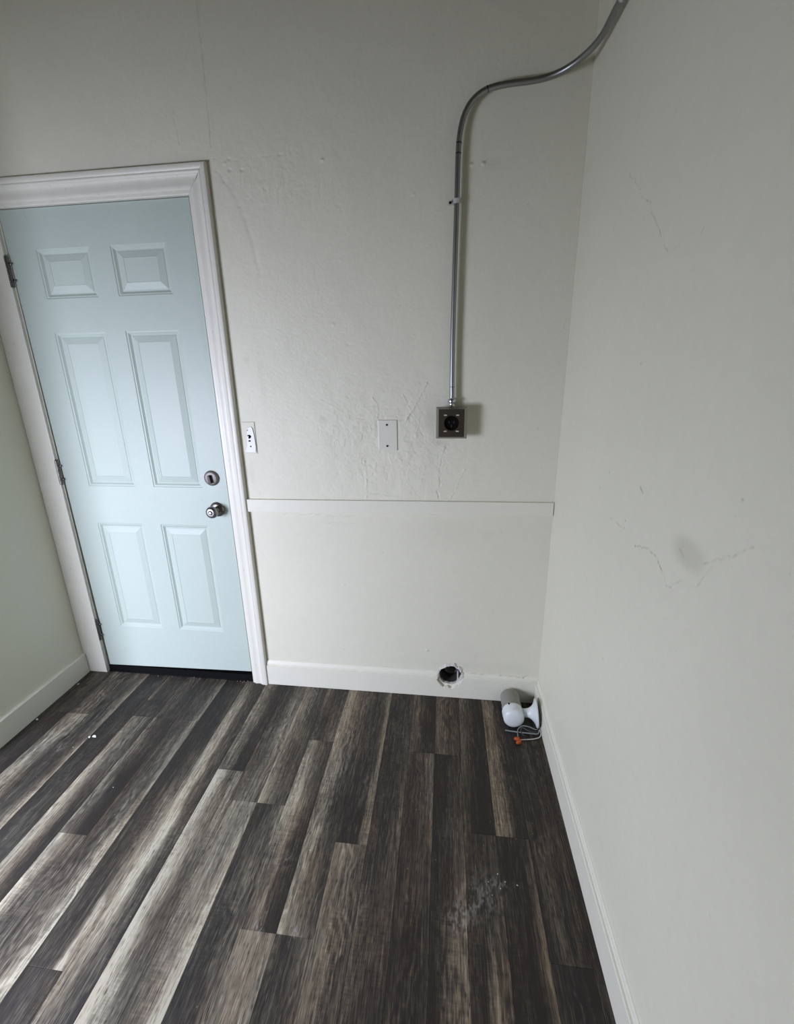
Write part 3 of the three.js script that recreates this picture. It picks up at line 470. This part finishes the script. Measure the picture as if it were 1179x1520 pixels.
{
  const t = tag(group('blank_plate', [0.763, 1.2095, 0]), 'white blank cover plate with two dark screw holes on patched plaster', 'cover plate');
  const pl = extr(shapeOf([[-0.0385, -0.060], [0.0385, -0.060], [0.0385, 0.060], [-0.0385, 0.060]]), 0.0075, 0.0032, 3); mesh('plate', pl, M.plateWhite, t);
  for (const y of [-0.0415, 0.0415]) { const c = lathe([[0.0002, 0.0082], [0.0028, 0.0082], [0.0036, 0.0074], [0.0036, 0.006], [0.0002, 0.006]], 16); c.rotateX(Math.PI / 2); c.translate(-0.002, y, 0); mesh('screw_hole', c, M.black, t); }
}

// ---------------------------------------------------------------- receptacle box and conduit
{
  const t = tag(group('receptacle_box', [1.0125, 1.263, 0]), 'square metal box with brown steel cover and round black socket under the conduit', 'outlet box');
  const body = new RoundedBoxGeometry(0.104, 0.106, 0.052, 3, 0.006); body.translate(0, 0, 0.0265); mesh('box', body, M.galv, t);
  const H = 0.0585, W = 0.0575, ch = 0.010, zf = 0.0625, zb = 0.050, lip = 0.0025;
  const sq = (w, h, z) => [[-w, -h, z], [w, -h, z], [w, h, z], [-w, h, z]];
  const rimV = [...sq(W, H, zb - 0.004), ...sq(W, H, zb), ...sq(W - ch, H - ch * 0.75, zf)], F = []; for (let i = 0; i < 4; i++) { const j = (i + 1) % 4; F.push([i, j, 4 + j, 4 + i], [4 + i, 4 + j, 8 + j, 8 + i]); } F.push([3, 2, 1, 0]);
  mesh('cover_rim', poly(rimV, F), M.rim, t).userData.label = 'bright bevelled edge of the cover';
  const ps = shapeOf([[-(W - ch), -(H - ch * 0.75)], [W - ch, -(H - ch * 0.75)], [W - ch, H - ch * 0.75], [-(W - ch), H - ch * 0.75]]); const hp = new THREE.Path(); hp.absarc(0, 0, 0.0275, 0, Math.PI * 2, true); ps.holes.push(hp);
  const pg = new THREE.ExtrudeGeometry(ps, { depth: 0.0022, bevelEnabled: false, curveSegments: 40 }); pg.translate(0, 0, zf - 0.0012); mesh('cover_plate', pg, M.plateBrown, t);
  const soc = lathe([[0, zf - 0.006], [0.022, zf - 0.006], [0.0235, zf + 0.001], [0.0268, zf + 0.0015], [0.0272, zf - 0.001], [0.0272, zf - 0.011], [0, zf - 0.011]], 40); soc.rotateX(Math.PI / 2); const so = mesh('socket', soc, M.black, t);
  const slots = [[-0.009, 0.003, 0.3], [0.009, 0.003, -0.3], [0, -0.011, 0]].map(([x, y, a]) => { const b = new THREE.BoxGeometry(0.003, 0.010, 0.002); b.rotateZ(a); b.translate(x, y, zf - 0.006); return b; }); mesh('slot', mergeGeometries(slots), M.gap, so);
  for (const sx of [-1, 1]) for (const sy of [-1, 1]) { const b = new RoundedBoxGeometry(0.011, 0.0045, 0.003, 2, 0.001); b.translate(sx * 0.0225, sy * 0.0295, zf + 0.0012); mesh('screw', b, M.zinc, t); }
}
{
  const R = 0.0090, zc = 0.0245;
  const t = tag(group('conduit', [0, 0, 0]), 'grey steel conduit rising from the socket box and bending round the corner', 'conduit');
  const path = [[1.0125, 1.352, zc], [1.0115, 1.45, zc], [1.0115, 1.6, zc], [1.014, 1.8, zc], [1.0165, 1.98, zc], [1.0175, 2.10, zc], [1.0205, 2.16, zc], [1.0295, 2.205, zc], [1.045, 2.238, zc], [1.068, 2.262, zc], [1.098, 2.278, zc], [1.13, 2.285, zc], [1.18, 2.289, zc], [1.235, 2.290, zc + 0.001], [1.28, 2.2925, zc + 0.006], [1.318, 2.296, zc + 0.020], [1.350, 2.301, zc + 0.043], [1.375, 2.306, zc + 0.073], [1.392, 2.309, zc + 0.108], [1.4015, 2.310, zc + 0.150], [1.4075, 2.306, 0.25], [1.4125, 2.302, 0.36], [1.4175, 2.300, 0.52], [1.425, 2.298, 0.80], [1.447, 2.297, 1.60], [1.459, 2.297, 2.11]].map(([x, y, z]) => [z > 0.2 ? x - 0.004 : x, y, z]);
  mesh('pipe', tube(path, R, 260, 16), M.galv, t);
  const con = lathe([[0.0092, 0], [0.0135, 0], [0.0135, 0.006], [0.0115, 0.008], [0.0115, 0.016], [0.0145, 0.0165], [0.0155, 0.019], [0.0155, 0.026], [0.0140, 0.028], [0.0125, 0.030], [0.0095, 0.031]], 24); con.translate(1.0125, 1.3185, zc); mesh('connector', con, std([0.5, 0.51, 0.51], 0.28, 1), t);
  // black stripes printed or scratched across the pipe
  const ringAt = (p, d, w = 0.0022) => { const c = new THREE.CylinderGeometry(R + 0.0004, R + 0.0004, w, 20, 1, true); c.applyQuaternion(new THREE.Quaternion().setFromUnitVectors(new THREE.Vector3(0, 1, 0), new THREE.Vector3(...d).normalize())); c.translate(...p); return c; };
  mesh('mark', ringAt([1.0195, 2.146, zc], [0.05, 1, 0]), M.black, t); mesh('mark', ringAt([1.0183, 2.118, zc], [0.03, 1, 0]), M.black, t); mesh('mark', ringAt([1.104, 2.280, zc], [1, 0.32, 0]), M.black, t); mesh('mark', ringAt([1.0123, 1.392, zc], [0, 1, 0], 0.0015), M.black, t);
  function strap(p, d, outw, side) {                                // one-hole strap: band round the pipe, foot with a nail
    const g = group('strap', p, t), D = new THREE.Vector3(...d).normalize(), O = new THREE.Vector3(...outw), X = new THREE.Vector3().crossVectors(D, O).normalize().multiplyScalar(side), Z = new THREE.Vector3().crossVectors(X, D).normalize(); if (Z.dot(O) < 0) Z.negate();
    const mat = new THREE.Matrix4().makeBasis(X, D, new THREE.Vector3().crossVectors(X, D)); const sgn = new THREE.Vector3().crossVectors(X, D).dot(O) > 0 ? 1 : -1;
    const sh = new THREE.Shape(); sh.absarc(0, 0, R + 0.0022, 0, Math.PI, false); sh.lineTo(-(R + 0.0022), -0.012); sh.lineTo(-(R + 0.02), -0.012); sh.lineTo(-(R + 0.02), -0.0145); sh.lineTo(-(R + 0.0002), -0.0145); sh.absarc(0, 0, R + 0.0003, Math.PI, 0, true);
    const b = new THREE.ExtrudeGeometry(sh, { depth: 0.014, bevelEnabled: false, curveSegments: 14 }); b.translate(0, 0, -0.007);
    const m4 = new THREE.Matrix4().makeBasis(X, O.clone().normalize(), D); const band = new THREE.BufferGeometry().copy(b); band.applyMatrix4(m4); if (m4.determinant() < 0) { const ix = band.attributes; for (const k of ['position', 'normal', 'uv']) { const a = ix[k], n = a.itemSize; for (let i = 0; i < a.count; i += 3) for (let c = 0; c < n; c++) { const q = a.array[(i + 1) * n + c]; a.array[(i + 1) * n + c] = a.array[(i + 2) * n + c]; a.array[(i + 2) * n + c] = q; } } }
    band.computeVertexNormals(); mesh('band', band, M.zinc, g);
    const nl = new THREE.CylinderGeometry(0.0035, 0.0035, 0.005, 12); nl.rotateX(Math.PI / 2 * 0); nl.applyMatrix4(m4); nl.translate(...X.clone().multiplyScalar(-(R + 0.0135)).add(O.clone().normalize().multiplyScalar(-0.0095)).toArray()); mesh('nail', nl, M.zinc, g);
  }
  strap([1.0168, 1.985, zc], [0.01, 1, 0], [0, 0, 1], 1);
  strap([1.4062, 2.3035, 0.315], [0.02, -0.02, 1], [-1, 0, 0], 1);
}

// ---------------------------------------------------------------- drain pipe stub inside the hole
{
  const p = lathe([[0.034, 0.0], [0.034, 0.12], [0.031, 0.12], [0.031, 0.004], [0, 0.003], [0, 0]], 36); p.rotateX(Math.PI / 2); p.rotateX(0.04); p.translate(HOLE[0] + 0.004, HOLE[1] - 0.006, -0.19);
  tag(mesh('drain_pipe', p, M.pipeGrey), 'grey drain pipe end set back inside the broken round hole in the wall', 'pipe');
}

// ---------------------------------------------------------------- loose wall light lying in the corner
{
  const t = tag(group('wall_light', [0, 0, 0]), 'removed wall light with grey glass cylinder lying in the floor corner', 'light fixture');
  const ax = new THREE.Vector3(0.03, -0.006, 1).normalize(), q = new THREE.Quaternion().setFromUnitVectors(new THREE.Vector3(0, 1, 0), ax), o = [1.2935, 0.0475, 0.022];
  const put = g => { g.applyQuaternion(q); g.translate(...o); return g; };
  mesh('glass_shade', put(lathe([[0, 0], [0.028, 0.001], [0.036, 0.006], [0.0405, 0.014], [0.0405, 0.040], [0.0418, 0.043], [0.0405, 0.046], [0.0408, 0.075], [0.0422, 0.078], [0.0408, 0.081], [0.041, 0.108], [0.038, 0.110], [0.038, 0.016], [0.034, 0.010], [0, 0.006]], 48)), M.glassFrost, t).userData.label = 'grey ribbed glass cylinder';
  mesh('cup', put(lathe([[0.037, 0.104], [0.0435, 0.105], [0.0445, 0.108], [0.0445, 0.128], [0.0425, 0.1315], [0.0430, 0.134], [0.0430, 0.146], [0.0425, 0.150], [0.0405, 0.1535], [0.0385, 0.1545], [0.0345, 0.1585], [0.024, 0.163], [0.010, 0.165], [0, 0.1653]], 48)), M.enamel, t).userData.label = 'white enamel socket cup';
  const sc = new THREE.CylinderGeometry(0.0035, 0.0035, 0.004, 12); sc.rotateZ(0.35); sc.translate(o[0] - 0.0145, o[1] + 0.0425, o[2] + 0.112); mesh('screw', sc, M.black, t);
  // canopy: disc standing on edge against the baseboard, flared arm towards the cup
  const pl = lathe([[0, 0.0], [0.056, 0.0], [0.0585, 0.003], [0.0585, 0.0075], [0.056, 0.0105], [0.046, 0.0125], [0.035, 0.018], [0.026, 0.026], [0.020, 0.036], [0.0175, 0.050], [0.0175, 0.062], [0, 0.063]], 48); pl.rotateZ(Math.PI / 2 + 0.10); pl.rotateY(-0.04); pl.translate(1.3985, 0.0590, 0.142); mesh('canopy', pl, M.enamel, t).userData.label = 'white flared wall canopy on its edge';
  const gk = new THREE.TorusGeometry(0.052, 0.0016, 8, 48); gk.rotateY(Math.PI / 2); gk.rotateZ(0.1); gk.translate(1.3995, 0.0585, 0.142); mesh('gasket', gk, M.cavity, t);
  mesh('wire', tube([[1.399, 0.012, 0.19], [1.392, 0.010, 0.206], [1.36, 0.008, 0.2045], [1.315, 0.0055, 0.2005], [1.262, 0.0055, 0.196]], 0.0028, 50, 8), M.wireGrey, t);
  mesh('wire', tube([[1.396, 0.018, 0.186], [1.385, 0.022, 0.196], [1.358, 0.026, 0.188], [1.334, 0.021, 0.180], [1.318, 0.013, 0.187], [1.312, 0.009, 0.199], [1.31, 0.005, 0.232]], 0.0019, 60, 8), M.wireGrey, t);
  mesh('wire', tube([[1.390, 0.014, 0.20], [1.365, 0.017, 0.206], [1.345, 0.020, 0.197], [1.331, 0.018, 0.186], [1.325, 0.009, 0.196], [1.330, 0.006, 0.21], [1.341, 0.0045, 0.217]], 0.0019, 60, 8), M.wireBlack, t);
  mesh('wire', tube([[1.402, 0.014, 0.188], [1.405, 0.012, 0.206], [1.398, 0.007, 0.220], [1.375, 0.005, 0.230], [1.345, 0.0045, 0.236], [1.317, 0.006, 0.2425]], 0.0021, 60, 8), M.wireWhite, t).userData.label = 'white wire';
  const ft = new THREE.CylinderGeometry(0.0012, 0.0014, 0.016, 8); ft.rotateX(0.9); ft.translate(1.3105, 0.010, 0.228); mesh('wire', ft, M.copper, t).userData.label = 'bare copper wire end';
  const nut = () => { const g = lathe([[0.0030, 0], [0.0068, 0], [0.0082, 0.004], [0.0078, 0.009], [0.0062, 0.016], [0.0048, 0.021], [0, 0.0222]], 12); const p = g.attributes.position; for (let i = 0; i < p.count; i++) { const x = p.getX(i), z = p.getZ(i), a = Math.atan2(z, x), k = 1 + 0.10 * Math.cos(6 * a); p.setX(i, x * k); p.setZ(i, z * k); } g.computeVertexNormals(); return g; };
  const n1 = nut(); n1.rotateZ(Math.PI / 2 - 0.1); n1.rotateY(-0.05); n1.translate(1.3145, 0.009, 0.2435); mesh('wire_nut', n1, M.orange, t);
  const n2 = nut(); n2.rotateZ(Math.PI / 2 - 0.15); n2.rotateY(0.7); n2.translate(1.3165, 0.009, 0.2535); mesh('wire_nut', n2, M.orange, t);
}

// ---------------------------------------------------------------- chips of paint and plaster on the floor
{
  const flake = (seed, r) => { const k = rng(seed), pts = []; const n = 7; for (let i = 0; i < n; i++) { const a = i / n * Math.PI * 2, q = r * (0.6 + 0.6 * k()); pts.push([Math.cos(a) * q * 1.5, Math.sin(a) * q]); } const g = extr(shapeOf(pts), r * 0.35, r * 0.12, 1); g.rotateX(-Math.PI / 2); g.rotateY(k() * 6); g.translate(0, 0.0004, 0); return g; };
  const c = tag(mesh('paint_chip', flake(4, 0.008), M.white), 'largest white paint chip, lying on the dark strips left of centre', 'paint chip'); c.position.set(-0.458, 0.0004, 0.414);
  const d = tag(mesh('paint_chip', flake(6, 0.0055), M.white), 'small white paint chip close beside the largest one, towards the left wall', 'paint chip'); d.position.set(-0.475, 0.0004, 0.421);
  const e = tag(mesh('paint_chip', flake(8, 0.0045), M.plaster), 'white crumb on the floor at the foot of the left baseboard near the casing', 'paint chip'); e.position.set(-0.795, 0.0004, 0.115);
  const f = tag(mesh('paint_chip', flake(9, 0.0048), M.plaster), 'white crumb on the floor along the middle of the left baseboard', 'paint chip'); f.position.set(-0.789, 0.0004, 0.353);
  const smear = [[1.155, 0.80], [1.205, 0.795], [1.185, 0.775], [1.165, 0.835], [1.19, 0.815], [1.24, 0.80]];
  smear.forEach(([x, z], i) => { const m = tag(mesh('crumb', flake(20 + i, 0.0013 + 0.0003 * (i % 3)), M.plaster), 'tiny pale plaster crumb beside the dusty white smear near the right baseboard', 'debris', 'plaster crumbs beside the dusty smear'); m.position.set(x, 0.0004, z); });
  [[-0.50, 0.478, 'tiny white crumb just left of the largest paint chip, nearer the camera'], [-0.199, 0.632, 'single tiny white crumb on a dark strip below the right half of the door'], [0.598, 0.771, 'single tiny white crumb on the light strip left of the floor centre']].forEach(([x, z, l], i) => { const m = tag(mesh('crumb', flake(30 + i, 0.0018), M.plaster), l, 'debris'); m.position.set(x, 0.0004, z); });
  const r2 = rng(33), gl = []; for (let k = 0; k < 26; k++) { const q = new THREE.IcosahedronGeometry(0.0012 + r2() * 0.0022, 0); q.translate(-0.68 + r2() * 0.76 * (k < 10 ? 1 : 0) + (k < 10 ? 0 : 0.66 + r2() * 0.1), 0.0015, 0.003 + r2() * 0.014); gl.push(q); }
  const grit = mesh('grit', mergeGeometries(gl), std([0.16, 0.14, 0.11], 0.9)); grit.userData.kind = 'stuff'; grit.userData.label = 'grit and crumbs along the foot of the door threshold'; grit.userData.category = 'debris';
}
renderer.render(scene, camera);
